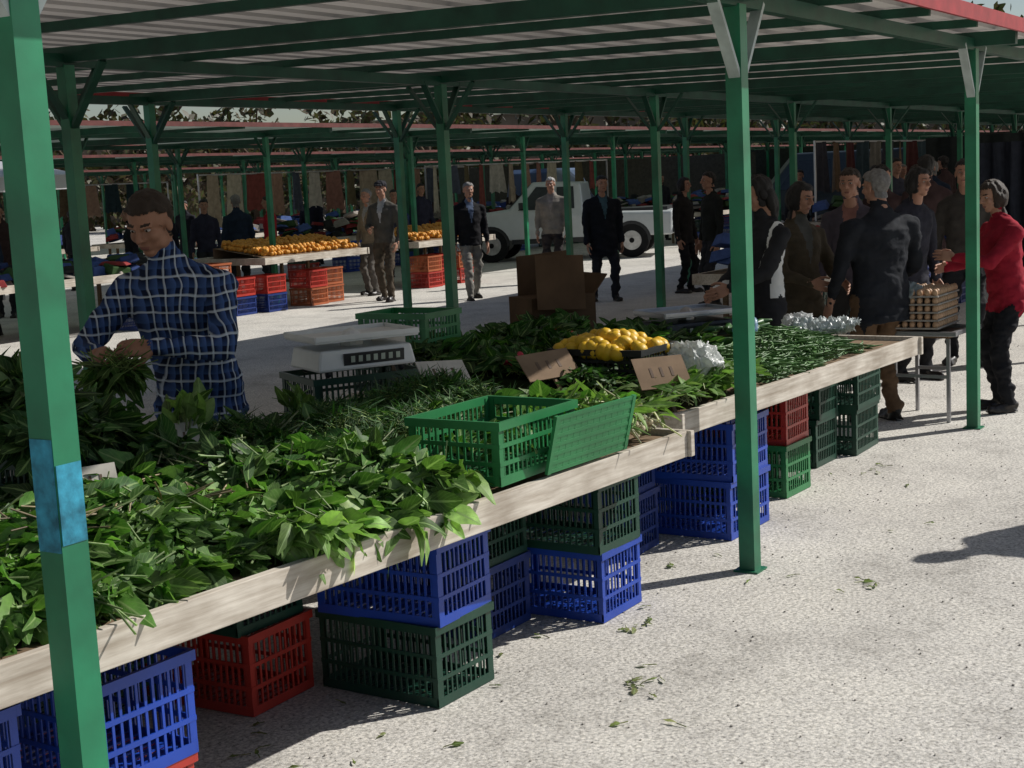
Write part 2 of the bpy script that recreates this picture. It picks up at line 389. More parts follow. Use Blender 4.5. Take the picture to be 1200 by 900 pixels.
def heap1(u,v):
    t=(v-edge1(u)); h=.705+.055*cl01(t/.3)+.055*cl01((t-.2)/.6)
    h-= .10*cl01((t-1.05)/.3)
    h+=.02*math.sin(u*9+v*5)+.018*math.sin(u*4.1-v*7)+.07*noise.noise(Vector((u*3.8,v*3.8,0)))
    if u<2.3: h-=(2.3-u)*.15
    if u>3.75 and t<.5: h-=.07
    return max(.70,h)
def core(u0,u1,v0f,v1,zf,off=-.035):
    b=MB(); nu,nv=30,18; vs=[];fs=[]
    for i in range(nu+1):
        for j in range(nv+1):
            u=u0+(u1-u0)*i/nu; a=v0f(u); v=a+(v1-a)*j/nv
            e=(i in(0,nu)) or (j in (0,nv))
            vs.append((u,v,.69 if e else max(.7,zf(u,v)+off)))
    for i in range(nu):
        for j in range(nv): a=i*(nv+1)+j; fs.append((a,a+nv+1,a+nv+2,a+1))
    b.add(vs,fs); return b
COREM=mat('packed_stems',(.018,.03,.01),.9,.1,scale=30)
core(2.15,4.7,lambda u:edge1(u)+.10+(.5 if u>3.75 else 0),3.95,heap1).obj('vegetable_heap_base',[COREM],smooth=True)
SP_A=(.06,.165,.028);SP_B=(.165,.32,.075)
def regA():
    u=random.uniform(2.08,3.75); return u,edge1(u)+random.uniform(.11,.60)
bunches('spinach_pile',regA,300,10,(.07,.14),(.36,.62),SP_A,SP_B,zf=heap1,bias=(.15,-.6,0),rad=.03,stem=1.25,stemcol=(.34,.46,.22),up=.2,upsd=.28,sw0=.0026,spread=.34,bend=.9,upj=.8)
bunches('spinach_pile',regA,120,6,(.05,.10),(.5,.75),(.05,.14,.025),(.12,.26,.055),zf=heap1,bias=(.15,-.4,0),up=.25)
def regF():
    u=random.uniform(2.9,3.72); return u,edge1(u)+random.uniform(.02,.13)
bunches('spinach_pile',regF,42,7,(.07,.13),(.4,.62),(.12,.26,.05),(.24,.40,.11),zf=heap1,bias=(.3,-1.1,-.2),up=.02,bend=1.3,stem=1.1,stemcol=(.36,.48,.22),spread=.4,upj=.8)
def regB():
    return random.uniform(2.2,3.85),random.uniform(2.98,3.75)
bunches('chard_pile',regB,230,8,(.08,.15),(.36,.6),(.025,.09,.02),(.065,.17,.04),zf=heap1,stemcol=(.42,.5,.30),up=.25,bias=(0,.2,0),stem=1.3,sw0=.0026,spread=.42,bend=.9)
def regR(): return random.uniform(2.4,3.2),random.uniform(2.95,3.2)
bunches('radish_bunches',regR,22,7,(.08,.13),(.4,.6),(.04,.12,.02),(.08,.2,.04),zf=lambda u,v:heap1(u,v)+.02,stemcol=(.48,.40,.28),up=.0,bias=(.2,.6,0),stem=1.3,spread=.3,rad=.02,sw0=.0022)
def regC():
    u=random.uniform(3.65,4.75); return u,random.uniform(2.98,3.8)
bunches('dill_pile',regC,420,26,(.04,.09),(.04,.08),(.025,.09,.022),(.05,.15,.035),m=HERB,zf=lambda u,v:heap1(u,v)+.02,fold=0,up=.6,spread=.8,bend=.4,rad=.09)
bunches('celery_leaves_pile',regC,130,7,(.06,.11),(.4,.6),(.025,.085,.018),(.06,.16,.03),zf=heap1,up=.5,stemcol=(.2,.35,.12))
for (uu,vv,hh) in ((3.45,3.5,.24),(3.52,3.56,.2),(4.3,3.7,.10)):
    bunches('celery_bunch',lambda:(uu+random.uniform(-.03,.03),vv+random.uniform(-.03,.03)),3,5,(.08,.13),(.35,.55),(.11,.24,.06),(.26,.4,.14),zf=lambda u,v:heap1(uu,vv)+hh*.55,up=2.4,stem=1.5,stemcol=(.45,.55,.3),bend=.7,sw0=.004)
crate('dgreen',3.0,3.72,.73,.42,.5,.22)
zc=lambda u,v:.93+.20*math.exp(-((u-2.95)**2+(v-3.75)**2)/.04)
bunches('leek_leaves_pile',rect(2.8,3.2,3.5,3.95),85,9,(.09,.17),(.22,.42),(.02,.065,.016),(.05,.13,.03),zf=zc,up=.5,spread=.7)

crate('green',4.05,2.66,.735,.48,.36,.21)
bunches('salad_greens_in_crate',lambda:(random.uniform(3.9,4.25),random.uniform(2.55,2.8)),14,6,(.06,.11),(.4,.6),(.03,.1,.015),(.06,.16,.03),zf=lambda u,v:.80)
pl=MB()
for i in range(13): pl.box((0,-.23+.46*i/12,.10),(.006,.018,.18))
for z in (.006,.036,.068,.10,.132,.164,.194): pl.box((0,0,z),(.009,.48,.013))
for s in (-1,1): pl.box((0,s*.24,.10),(.012,.02,.204))
pl.box((.001,0,.10),(.003,.46,.18))
pl.obj('plastic_crate_lid',[PC['green']],(4.28,2.432,.735),(0,math.radians(14),math.radians(-94)))
zo=lambda u,v:.77+.03*math.sin(u*7)
bunches('spring_onion_pile',rect(4.58,4.93,2.47,3.0),55,9,(.08,.14),(.12,.25),(.11,.22,.04),(.24,.38,.10),zf=zo,bias=(.4,-.2,0),stemcol=(.6,.6,.42),stem=1.2,sw0=.003)
bunches('lettuce_pile',rect(4.5,4.9,2.6,3.4),40,8,(.07,.11),(.5,.8),(.06,.18,.03),(.14,.3,.07),zf=zo)
ob=MB()
for i in range(60):
    c=(random.uniform(4.35,4.9),2.46+random.uniform(0,.08),.745+random.uniform(0,.04)); ob.ell(c,(.012,.014,.012),0,seg=8,rg=5)
    ob.cap(c,(c[0]+.03,c[1]+.08,c[2]+.02),.008,.005,0,seg=6)
ob.obj('onion_bulbs',[mat('onion_skin',(.55,.48,.33),.6,scale=30)],smooth=True)

# ---------------------------------------------------------------- second table produce
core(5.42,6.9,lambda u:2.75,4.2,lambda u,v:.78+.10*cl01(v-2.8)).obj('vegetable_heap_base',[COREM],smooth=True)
z2=lambda u,v:.78+.10*cl01(v-2.9)+.04*noise.noise(Vector((u*4,v*4,5)))
bunches('dark_greens_pile',rect(5.45,6.75,3.35,4.1),200,8,(.07,.13),(.3,.5),(.018,.07,.014),(.05,.15,.03),zf=z2,up=.5)
bunches('parsley_pile',rect(5.45,5.95,2.95,3.5),120,16,(.03,.06),(.3,.5),(.02,.08,.016),(.06,.16,.03),m=HERB,zf=z2,up=.6,fold=0)
bunches('lettuce_pile',rect(5.45,6.2,2.63,2.85),70,7,(.07,.12),(.3,.5),(.09,.2,.04),(.2,.34,.10),zf=lambda u,v:.75,bias=(.5,-.3,0),stemcol=(.5,.55,.35))
bunches('mixed_salad_pile',rect(6.5,8.0,3.3,4.1),110,8,(.06,.12),(.3,.5),(.02,.07,.016),(.06,.15,.03),zf=lambda u,v:.77,up=.4)
def fruit_heap(name,n,cu,cv,ru,rv,z0,h,r,m,squash=(1,1,1),seg=10,rad=None):
    b=MB(); 
    for i in range(n):
        a=random.uniform(0,6.28); q=math.sqrt(random.random()); x=math.cos(a)*q;y=math.sin(a)*q
        if rad=='sq': x=random.uniform(-1,1);y=random.uniform(-1,1); q=max(abs(x),abs(y))
        z=z0+h*(1-q*q)*random.choice((1,1,.75))+random.uniform(-.008,.008)
        R=Euler((random.uniform(0,6),random.uniform(0,6),random.uniform(0,6))).to_matrix()
        k=random.uniform(.88,1.1)*r
        b.ell((cu+x*ru,cv+y*rv,z),(k*squash[0],k*squash[1],k*squash[2]),0,R,seg,7)
    return b.obj(name,[m],smooth=True)
LEM=mat('lemon_skin',(.62,.38,.02),.45,.4,var=.15,scale=30); ORA=mat('orange_skin',(.62,.28,.04),.5,.3,var=.2,scale=40)
TOM=mat('tomato_skin',(.45,.03,.015),.3,.5); 
crate('black',5.80,3.14,.80,.36,.46,.14)
fruit_heap('lemon_pile',90,5.80,3.14,.17,.22,.92,.055,.034,LEM,(1.25,1,1),12,'sq')
crate('dgreen',5.80,3.14,.70,.36,.46,.10)
def pods(name,n,reg,z,h,L,r,m):
    b=MB()
    for i in range(n):
        u,v=reg(); a=random.uniform(0,6.28); e=random.uniform(-.25,.25); zz=z+h*random.random()
        d=Vector((math.cos(a),math.sin(a),e)); s=Vector((-d.y,d.x,0)); l=L*random.uniform(.7,1.2)
        p=Vector((u,v,zz)); q=p+d*l*.5+s*l*random.uniform(-.15,.15); w=p+d*l
        b.cap(p,q,r,r*1.1,0,6); b.cap(q,w,r*1.1,r*.5,0,6)
    return b.obj(name,[m],smooth=True)
BEAN=mat('bean_skin',(.08,.17,.05),.45,.4,scale=20,var=.5); CUC=mat('courgette_skin',(.035,.11,.025),.4,.4,scale=30)
beanz=lambda u,v:.82-.3*abs(v-2.93)+.02*math.sin(u*8)-.1*max(0,abs(u-7.05)-.55)
core(6.38,7.72,lambda u:2.62,3.2,beanz,-.02).obj('green_bean_heap_base',[BEAN],smooth=True)
b=MB()
for i in range(1700):
    u=random.uniform(6.36,7.74); v=random.uniform(2.58,3.22); a=random.uniform(0,6.28); l=random.uniform(.06,.10); zz=beanz(u,v)+random.uniform(-.015,.015)
    d=Vector((math.cos(a),math.sin(a),random.uniform(-.2,.2))); s=Vector((-d.y,d.x,0)); p=Vector((u,v,zz)); q=p+d*l*.5+s*l*random.uniform(-.15,.15)
    b.cap(p,q,.0045,.005,0,5); b.cap(q,p+d*l,.005,.0025,0,5)
b.obj('green_bean_pile',[BEAN],smooth=True)
pods('courgette_pile',60,rect(7.0,7.9,3.2,3.7),.76,.08,.14,.019,CUC)
fruit_heap('tomato_pile',50,6.35,3.75,.16,.16,.86,.05,.034,TOM)
fruit_heap('radish_pile',70,5.62,3.5,.12,.09,.88,.03,.014,mat('radish_skin',(.5,.03,.07),.4))

def card(name,u,v,z,w,h,rz,tilt=.5,m=CARD,stick=True):
    b=MB(); b.box((0,0,h/2),(w,.005,h)) 
    for k in range(3): b.box((-w*.2+k*w*.2,-.0035,h*.5),(w*.05,.001,h*.3),1)
    if stick: b.box((0,.012,-.05),(.014,.012,h+.10),2)
    return b.obj(name,[m,mat('marker_ink',(.13,.09,.065),.7),PLY],(u,v,z),(-tilt,random.uniform(-.1,.1),rz))
PCARD=mat('pale_card',(.5,.47,.42),.9)
card('price_sign',5.42,3.22,.84,.27,.15,-.45,.8); card('price_sign',5.50,2.72,.80,.23,.17,-.75,.8,CARD); card('price_sign',4.80,3.36,.90,.22,.12,-.45,.8,PCARD)
card('price_sign',3.36,3.45,.88,.16,.10,-.6,.6,PCARD); card('price_sign',5.15,3.9,.92,.16,.14,-.5,.3,PCARD); card('price_sign',2.76,3.18,.88,.15,.09,-.6,.6,PCARD)
cbx=MB(); W=.40
cbx.box((0,0,.16),(W,.28,.32),0); cbx.box((-.03,-.165,.40),(W*.75,.006,.30),0,Euler((-.15,.06,.0)).to_matrix()); cbx.box((.02,.142,.43),(W*.8,.006,.24),0,Euler((.1,-.05,0)).to_matrix()); cbx.box((0,-.1425,.2),(W*.3,.004,.05),1)
cbx.box((W/2+.04,0,.37),(.006,.27,.14),0,Euler((0,.7,0)).to_matrix())
cbx.obj('cardboard_box',[CARDD,mat('card_tape',(.16,.11,.07),.5)],(6.98,4.15,.74),-.55)

# ---------------------------------------------------------------- scales, bags
def scale_obj(u,v,z,rz,dark=False):
    E=empty('weighing_scale',(u,v,z),rz); b=MB()
    b.box((0,0,.05),(.46,.34,.09),0,taper=.93); b.obj('body',[DARK if dark else WHITE],parent=E,bevel=.012)
    d=MB(); R=Euler((.09,0,0)).to_matrix(); d.box((.03,-.1665,.052),(.28,.01,.05),0,R)
    for k in range(7): d.box((-.07+k*.035,-.1725,.052),(.018,.004,.026),1,R)
    d.obj('display',[DARK,mat('lcd',(.45,.5,.42),.3)],parent=E)
    t=MB(); t.cap((0,0,.10),(0,0,.12),.05,.05,0); t.box((0,0,.135),(.48,.36,.014)); 
    for s in (-1,1): t.box((s*.242,0,.148),(.006,.36,.024)); t.box((0,s*.182,.148),(.478,.006,.024))
    t.obj('weighing_tray',[METAL if dark else WHITE],parent=E,bevel=.003)
    for sx in (-1,1):
        for sy in (-1,1):
            q=MB(); q.cap((sx*.17,sy*.13,-.008),(sx*.17,sy*.13,.02),.015,.015); q.obj('foot',[DARK],parent=E)
    return E
scale_obj(4.95,3.97,.935,-.50)
for k in range(3): crate('dgreen',4.97,4.0,.09+.275*k,.5,.4,.275,-.5)
crate('green',5.72,4.22,.90,.3,.4,.2); crate('dgreen',5.72,4.22,.72,.34,.44,.18)
scale_obj(7.45,3.55,.78,-.6,True)
def bag(name,u,v,z,r,h,c=(.75,.77,.78),seed=0,hang=False):
    """thin crumpled carrier bag"""
    b=MB(); rnd=random.Random(seed)
    b.ell((0,0,h*.38),(r,r*.75,h*.38),0,Euler((0,.12,0)).to_matrix(),36,24)
    for k in range(4):
        a=rnd.uniform(0,6.28); b.ell((math.cos(a)*r*.5,math.sin(a)*r*.4,h*rnd.uniform(.25,.5)),(r*rnd.uniform(.4,.6),r*rnd.uniform(.35,.5),h*rnd.uniform(.25,.4)),0,None,20,14)
    if hang:
        for s in (-1,1): b.cap((s*r*.3,0,h*.65),(s*r*.12,0,h*1.15),r*.22,r*.05)
    co,no,fs=remesh(b,.008,1)
    for i in range(len(co)):
        q=Vector(co[i])
        w=Vector((q.x*17+seed,q.y*17,q.z*11)); 
        d=-.045*(abs(noise.noise(w))**.45)-.015*abs(noise.noise(Vector((q.x*38,q.y*38+seed,q.z*28))))**.6
        co[i]+=no[i]*(d*(r/.12)+.02)
    co[:,2]=np.maximum(co[:,2],.0)
    m=MB(); m.v=[tuple(x) for x in co]; m.f=fs; m.m=[0]*len(fs)
    return m.obj(name,[bag_mat(name+'_film_%d'%seed,c)],(u,v,z),seed,smooth=True)
bag('plastic_bag',5.96,2.82,.75,.16,.26,(.66,.68,.66),seed=1)
bag('plastic_bag',7.75,2.85,.76,.21,.13,(.55,.6,.6),seed=2); bag('plastic_bag',7.35,3.15,.8,.08,.14,(.3,.45,.6),seed=3)
bag('plastic_bag',1.95,3.35,.74,.17,.12,(.55,.6,.66),seed=4); bag('plastic_bag',8.0,3.1,.75,.12,.14,(.62,.64,.64),seed=9)
bag('plastic_bag',9.45,2.9,.78,.13,.18,(.45,.52,.52),seed=6)
bag('plastic_bag',2.72,3.1,.0,.12,.2,(.1,.35,.55),seed=8)

table('egg_table',(9.38,2.58),(9.82,2.55),.5,.60,.03,leg=.022,legm=METAL)
EGG=mat('egg_shell',(.52,.33,.2),.5,.3,var=.2,scale=6); TRAY=mat('egg_tray_pulp',(.32,.30,.27),.95,.05)
E=empty('egg_trays',(9.6,2.82,.6))
eb=MB();tb=MB()
for sx in (-.12,.14):
    for l in range(5):
        tb.box((sx,0,.02+l*.052),(.25,.3,.010))
        for i in range(5):
            for j in range(6):
                if l<4 and 0<i<4 and 0<j<5: continue
                eb.ell((sx-.1+i*.05,-.125+j*.05,.042+l*.052),(.021,.021,.027),0,None,8,6)
eb.obj('eggs',[EGG],parent=E,smooth=True); tb.obj('trays',[TRAY],parent=E)

# ---------------------------------------------------------------- litter
def litter(name,pts):
    P=[];
    for (u,v,n,r) in pts:
        for i in range(n): P.append((u+random.gauss(0,r),v+random.gauss(0,r*.7),.008))
    P=np.array(P); n=len(P); a=np.random.uniform(0,6.28,n)
    Dd=np.stack([np.cos(a),np.sin(a),np.random.uniform(-.05,.1,n)],1); U=np.stack([np.random.normal(0,.2,n),np.random.normal(0,.2,n),np.ones(n)],1)
    leaves(name,P,Dd,U,np.random.uniform(.012,.055,n),np.random.uniform(.004,.012,n),vcol(n,(.14,.20,.05),(.34,.34,.16)),LEAF,.1,.2,.6,stemcol=(.3,.33,.15))
litter('fallen_leaves',[(4.75,2.5,9,.05),(4.15,2.2,12,.05),(5.6,1.9,7,.06),(7.8,2.6,6,.1),(3.6,3.0,16,.3),(5.3,2.9,12,.3),(4.8,2.3,14,.9),(3.0,2.9,12,.2),(7,2.2,8,.8)])
st_=MB()
for i in range(2200):
    u=random.uniform(2,14); v=random.uniform(-2,3.4); r=random.uniform(.002,.007)
    st_.ell((u,v,r*.4),(r,r*random.uniform(.6,1),r*.6),0,None,5,3)
st_.obj('gravel',[mat('gravel_stone',(.34,.32,.29),.9,.1,var=.7,scale=3)])

# ---------------------------------------------------------------- people
SKIN=mat('skin',(.38,.20,.135),.55,.3,var=.12,scale=12,bs=.1); SKIN_D=mat('skin_tanned',(.31,.155,.10),.55,.3,var=.12,scale=12,bs=.1)
LIP=mat('lips',(.24,.10,.08),.5); EYEW=mat('eye_white',(.40,.37,.35),.3,.4,var=.03); IRIS=mat('eye_iris',(.03,.018,.01),.2,.5)
HAIRS={'black':mat('hair_black',(.012,.010,.009),.55,.4,scale=60,bs=.6,bd=.01),'grey':mat('hair_grey',(.20,.19,.18),.6,.3,scale=60,bs=.6,bd=.01),
 'brown':mat('hair_brown',(.03,.018,.011),.55,.4,scale=60,bs=.6,bd=.01),'white':mat('hair_white',(.42,.41,.39),.6,.3,scale=60,bs=.6,bd=.01)}
SHOE=mat('shoe_leather',(.018,.014,.012),.4,.4)
def cloth(n,c): return mat('cloth_'+n,c,.85,.12,var=.22,scale=10,bs=.35,bd=.006)
def ik(a,b,l1,l2,pole):
    a=Vector(a);b=Vector(b);d=b-a;L=d.length
    if L>l1+l2-.004: b=a+d.normalized()*(l1+l2-.004); d=b-a; L=d.length
    x=(l1*l1-l2*l2+L*L)/(2*L); h=math.sqrt(max(0,l1*l1-x*x)); n=d.normalized(); p=Vector(pole); p=p-n*p.dot(n); p.normalize()
    return a+n*x+p*h,b
def hand_mb(side,curl):
    b=MB()
    b.cap((0,0,.03),(0,0,-.01),.028,.027); 
    rings=[]
    for z,w,t in ((.0,.026,.017),(-.02,.034,.017),(-.05,.041,.015),(-.08,.042,.013),(-.092,.038,.010)):
        rings.append([Vector((w*math.cos(a),t*math.sin(a),z)) for a in [2*math.pi*k/14 for k in range(14)]])
    b.loft(rings)
    for k,(x,l,r) in enumerate(((.031,.072,.0088),(.0105,.080,.0092),(-.0105,.074,.0088),(-.031,.058,.0078))):
        x*=side; p=Vector((x,0,-.080)); ang=curl*.25*(1+.12*k); sp=x*.9
        for s,f in enumerate((.46,.31,.23)):
            d=Vector((sp*2.2*(1 if s==0 else .3),math.sin(ang),-math.cos(ang))).normalized()
            q=p+d*l*f*1.12; b.cap(p,q,r*(1-.08*s),r*(1-.08*(s+1)),0,10); p=q; ang+=curl*.62
    p=Vector((side*.024,.004,-.022)); q=p+Vector((side*.028,.018,-.028)); b.cap(p,q,.014,.011,0,10)
    r=q+Vector((side*.008,.014+.01*curl,-.028)); b.cap(q,r,.0105,.0095,0,10); w=r+Vector((-side*.004*curl,.010*curl,-.022)); b.cap(r,w,.0095,.0075,0,10)
    return b
def head_data(hair,style,vox=.0055):
    b=MB()
    b.ell((0,-.012,.035),(.074,.093,.084),0,None,20,14); b.ell((0,.018,-.03),(.058,.068,.078),0,None,18,12)
    b.ell((0,.052,-.088),(.028,.026,.022)); 
    for s in (-1,1):
        b.ell((s*.034,.055,-.02),(.024,.026,.028)); b.ell((s*.043,.01,-.065),(.018,.04,.028)); b.ell((s*.076,-.008,-.006),(.008,.019,.031),0,Euler((0,0,s*.35)).to_matrix()); b.cap((s*.012,.086,.026),(s*.046,.072,.027),.0095,.008)
    b.cap((0,.083,.02),(0,.108,-.018),.009,.0125); b.ell((-.012,.094,-.022),(.009,.011,.008)); b.ell((.012,.094,-.022),(.009,.011,.008))
    b.cap((-.017,.080,-.052),(.017,.080,-.052),.007,.007); b.cap((-.014,.079,-.062),(.014,.079,-.062),.0075,.0075)
    b.cap((0,-.012,-.05),(0,-.03,-.16),.052,.054,0,16)
    if style=='long': b.ell((0,-.05,-.06),(.083,.055,.12))
    if style=='cap': b.ell((0,-.005,.075),(.086,.103,.055)); b.ell((0,.085,.062),(.06,.055,.009))
    if style=='bob': b.ell((0,-.035,-.01),(.09,.082,.096),0,None,18,12)
    co,no,fs=remesh(b,vox,2)
    isn=np.zeros(len(co),bool)
    for i,(x,y,z) in enumerate(co):
        hl=.072 if style!='bald' else .2
        front=z>hl-.25*max(0,abs(x)-.045) and y>.03
        back=y<=.03 and z>-.005-.055*(1 if y<-.03 else 0)+(.05 if abs(x)>.062 and y>-.025 else 0)+y*.35
        side=style in('long','bob') and (y<.035 and z>-.19 and (abs(x)>.055 or y<-.03) )
        if style=='bald': back=y<-.0 and -.06<z<.045
        if style=='cap' : front=z>.056; 
        if (front or back or side) and not (abs(x)>.076 and -.04<z<.03 and -.03<y<.02 and style in('short','bald','cap')):
            isn[i]=True
    for i in np.nonzero(isn)[0]:
        q=Vector(co[i]); co[i]+=no[i]*(.008+.010*noise.noise(Vector((q.x*45,q.y*45,q.z*14)))+.003)
    mi=[]
    for f in fs:
        c=co[list(f)].mean(0)
        if sum(isn[list(f)])>=2: mi.append(1)
        elif abs(c[0])<.020 and -.066<c[2]<-.050 and c[1]>.082: mi.append(2)
        elif abs(c[2]-.035+abs(abs(c[0])-.03)*.15)<.0035 and .014<abs(c[0])<.046 and c[1]>.06: mi.append(1)
        else: mi.append(0)
    m=MB(); m.v=[tuple(x) for x in co]; m.f=fs; m.m=mi
    for s in (-1,1):
        m.ell((s*.030,.0725,.011),(.0125,.0095,.0058),3,None,10,8); m.ell((s*.030,.0800,.0105),(.0052,.0036,.0050),4,None,8,6)
    return m
def person(name,u,v,face,height=1.72,lean=0.,hands=None,feet=None,top=(.03,.03,.04),legs=(.03,.03,.04),hair='black',style='short',skin=None,
           coat=.0,bulk=1.,head=(0,0),vox=.013,topmat=None,shirt=None,curl=.5,pelvis=None,hood=False,palm=None,stripes=None,topname='t',shoe=None,pole=(.55,-.6,-.6)):
    """local: x right, y forward. hands=[L,R] ; face = world angle of forward direction"""
    P=Vector(pelvis or (0,-.35*lean*.5,.93)); R=Matrix.Rotation(-lean,3,'X')
    T=lambda x,y,z: P+R@Vector((x,y,z))
    feet=feet or [(-.11,.03,0),(.11,-.02,0)]
    b=MB(); seg=[]
    k=bulk
    def ring(z,w,d,y=0): return [T(w*math.cos(a),y+d*math.sin(a)*(1 if math.sin(a)>0 else .92),z) for a in [2*math.pi*j/24 for j in range(24)]]
    hem=-.08-coat
    rings=[ring(hem,.165*k+coat*.06,.118*k+coat*.05),ring(-.02,.168*k,.122*k),ring(.08,.158*k,.118*k,.004),ring(.17,.155*k,.115*k,.008),ring(.30,.175*k,.122*k,.008),ring(.40,.186*k,.118*k,.0),ring(.46,.165*k,.095,-.008),ring(.50,.115,.075,-.01),ring(.535,.07,.062,-.008)]
    b.loft(rings)
    seg.append((T(0,0,hem),T(0,0,.46),.16,'top'))
    seg.append((T(0,0,.56),T(0,.02,.64),.055,'skin')); b.cap(T(0,-.005,.50),T(0,.015,.62),.058,.054)
    if hood or coat>0: b.cap(T(-.06,-.035,.52),T(.06,-.035,.52),.033,.033); 
    b.cap(T(-.045,.015,.535),T(.045,.015,.535),.026,.026); b.cap(T(-.05,-.025,.54),T(.05,-.025,.54),.026,.026)
    b.ell(P+Vector((0,0,-.04)),(.155*k,.115*k,.11)); seg.append((P+Vector((0,0,-.08)),P+Vector((0,0,-.05)),.12,'legs'))
    for i,s in enumerate((-1,1)):
        hp=P+Vector((s*.085,0,-.06)); an=Vector(feet[i])+Vector((0,0,.085))
        kn,an=ik(hp,an,.415,.40,(s*.12,1,0))
        b.cap(hp,kn,.092*k,.066,0,16); b.cap(kn,an+Vector((0,0,.0)),.066,.052,0,16); b.cap(an+Vector((0,0,.03)),an+Vector((0,.0,-.01)),.055,.058,0,14)
        seg.append((hp,kn,.08,'legs')); seg.append((kn,an,.055,'legs'))
        fz=an.z-.085
        he=Vector((an.x,an.y-.035,fz+.04)); to=Vector((an.x+s*.03,an.y+.15,fz+.032))
        b.cap(he,to,.04,.032,0,14); b.cap(an,he,.044,.04); b.box((an.x+s*.012,an.y+.055,fz+.012),(.085,.25,.024))
        seg.append((he,to,.045,'shoe')); seg.append((an+Vector((0,0,-.055)),to,.04,'shoe'))
        sh=T(s*.180*k,-.005,.415); hd=Vector(hands[i]) if hands and hands[i] else Vector((s*.25,.06,.80))
        el,wr=ik(sh,hd,.285,.25,(s*pole[0],pole[1],pole[2]))
        b.cap(T(0,-.02,.515),T(s*.13,-.012,.45),.045,.056,0,12)
        b.cap(T(s*.10,-.005,.43),sh,.068,.064*k,0,14); b.cap(sh,el,.062*k,.050,0,14); b.cap(el,wr,.050,.036,0,14)
        seg.append((sh,el,.06,'top')); seg.append((el,wr-(wr-el)*.06,.05,'top'))
        d=(wr-el).normalized(); pn=Vector(palm[i]) if palm else Vector((-s,.2,-.2)); pn=(pn-d*pn.dot(d)).normalized()
        zz=-d; yy=pn; xx=yy.cross(zz); M=Matrix((xx,yy,zz)).transposed()
        side=-1 if s>0 else 1
        if (M@Vector((side,0,0))).dot(Vector((0,1,.5)))<0: side=-side
        hm=hand_mb(side,curl); co,no,fs=remesh(hm,.0042,1)
        if i==0: handlist=[]
        handlist.append(([wr+M@Vector(c) for c in co],fs))
    co,no,fs=remesh(b,vox,3)
    lab={'top':0,'legs':1,'shoe':2,'skin':3}
    A=np.array([list(s[0]) for s in seg]);B=np.array([list(s[1]) for s in seg]);rr=np.array([s[2] for s in seg]); lb=np.array([lab[s[3]] for s in seg])
    fm=np.array([co[list(f)].mean(0) for f in fs])
    AB=B-A; t=np.clip(((fm[:,None,:]-A)*AB).sum(2)/((AB**2).sum(1)+1e-9),0,1); dist=np.linalg.norm(fm[:,None,:]-(A+AB*t[...,None]),axis=2)-rr
    mi=lb[dist.argmin(1)].copy()
    Ri=np.array(R.transposed()); loc=(fm-np.array(P))@Ri.T
    m1=(mi<=1)&(loc[:,2]>hem+.0)&(np.abs(loc[:,0])<.22)&(loc[:,2]<.5)&(mi==1)&(dist[:,0]<.03)
    mi[m1]=0
    mi[(mi==3)&(loc[:,2]<.555)]=0
    mi[(mi==0)&(loc[:,2]<hem+.004)&(np.abs(loc[:,0])<.14)&(fm[:,2]<P.z)&(dist[:,0]<.05)]=1
    if shirt is not None:
        ms=(mi==0)&(loc[:,1]>.03)&(loc[:,2]>.22)&(loc[:,2]<.58)&(np.abs(loc[:,0])<(loc[:,2]-.2)*.2); mi[ms]=4
    if stripes is not None:
        ms=(mi==0)&(np.abs(np.abs(loc[:,0])-.15)<.012)&(loc[:,2]>.0); mi[ms]=5
    sd=random.uniform(0,50)
    for i in range(len(co)):
        q=Vector(co[i]); a=.008+.006*(q.z<.9)
        co[i]+=no[i]*(noise.noise(Vector((q.x*7+sd,q.y*7,q.z*13)))*a*1.8+(abs(noise.noise(Vector((q.x*13,q.y*13+sd,q.z*22))))-.25)*a*1.6)
    co[:,2]=np.maximum(co[:,2],.002)
    M=MB(); M.v=[tuple(x) for x in co]; M.f=list(fs); M.m=[int(x) for x in mi]
    for vs,f in handlist: M.add(vs,f,3)
    hd=head_data(hair,style,.0055 if vox<.013 else .007)
    c=T(0,.04,.69); HR=Matrix.Rotation(head[0],3,'Z')@Matrix.Rotation(-lean*.6-head[1],3,'X')
    M.add([c+HR@(Vector(x)*.97) for x in hd.v],hd.f,[{0:3,1:6,2:7,3:8,4:9}[x] for x in hd.m])
    mats=[topmat or cloth('top_%s'%topname,top),cloth('legs_%.2f_%.2f'%(legs[0],legs[2]),legs),shoe or SHOE,skin or SKIN,cloth('shirt_%s'%topname,shirt or (.3,.3,.3)),WHITE,HAIRS[hair] if style!='cap' else cloth('cap',(.03,.03,.035)),LIP,EYEW,IRIS]
    o=M.obj(name,mats,(u,v,0),face-math.pi/2,smooth=True); k2=height/1.74; o.scale=(k2,k2,k2)
    return o
AV=math.atan2(.537,.8436)
TOW=AV+math.pi
VF=TOW-.34
person('vendor_man',4.12,4.12,VF,1.78,lean=.32,hands=[(-.11,.40,1.14),(.12,.42,1.12)],topmat=plaid_mat(),legs=(.05,.08,.16),hair='brown',
       head=(.05,.24),vox=.010,curl=.9,skin=SKIN_D,palm=[(.8,.1,-.4),(-.8,.1,-.4)],bulk=1.08,pole=(1.0,-.25,-.55))
hx,hy=4.12+.50*math.cos(VF),4.12+.50*math.sin(VF)
bunches('leafy_bunch',lambda:(hx+random.uniform(-.05,.05),hy+random.uniform(-.05,.05)),14,8,(.08,.15),(.32,.5),(.06,.16,.03),(.14,.28,.06),zf=lambda u,v:1.07,up=-.7,spread=.6,rad=.03,stem=1.0,bias=(-.3,-.5,0))
person('walking_man',18.6,14.4,AV+2.4,1.70,top=(.22,.18,.13),legs=(.10,.09,.08),hair='grey',topname='beige',shirt=(.3,.3,.3),vox=.016)
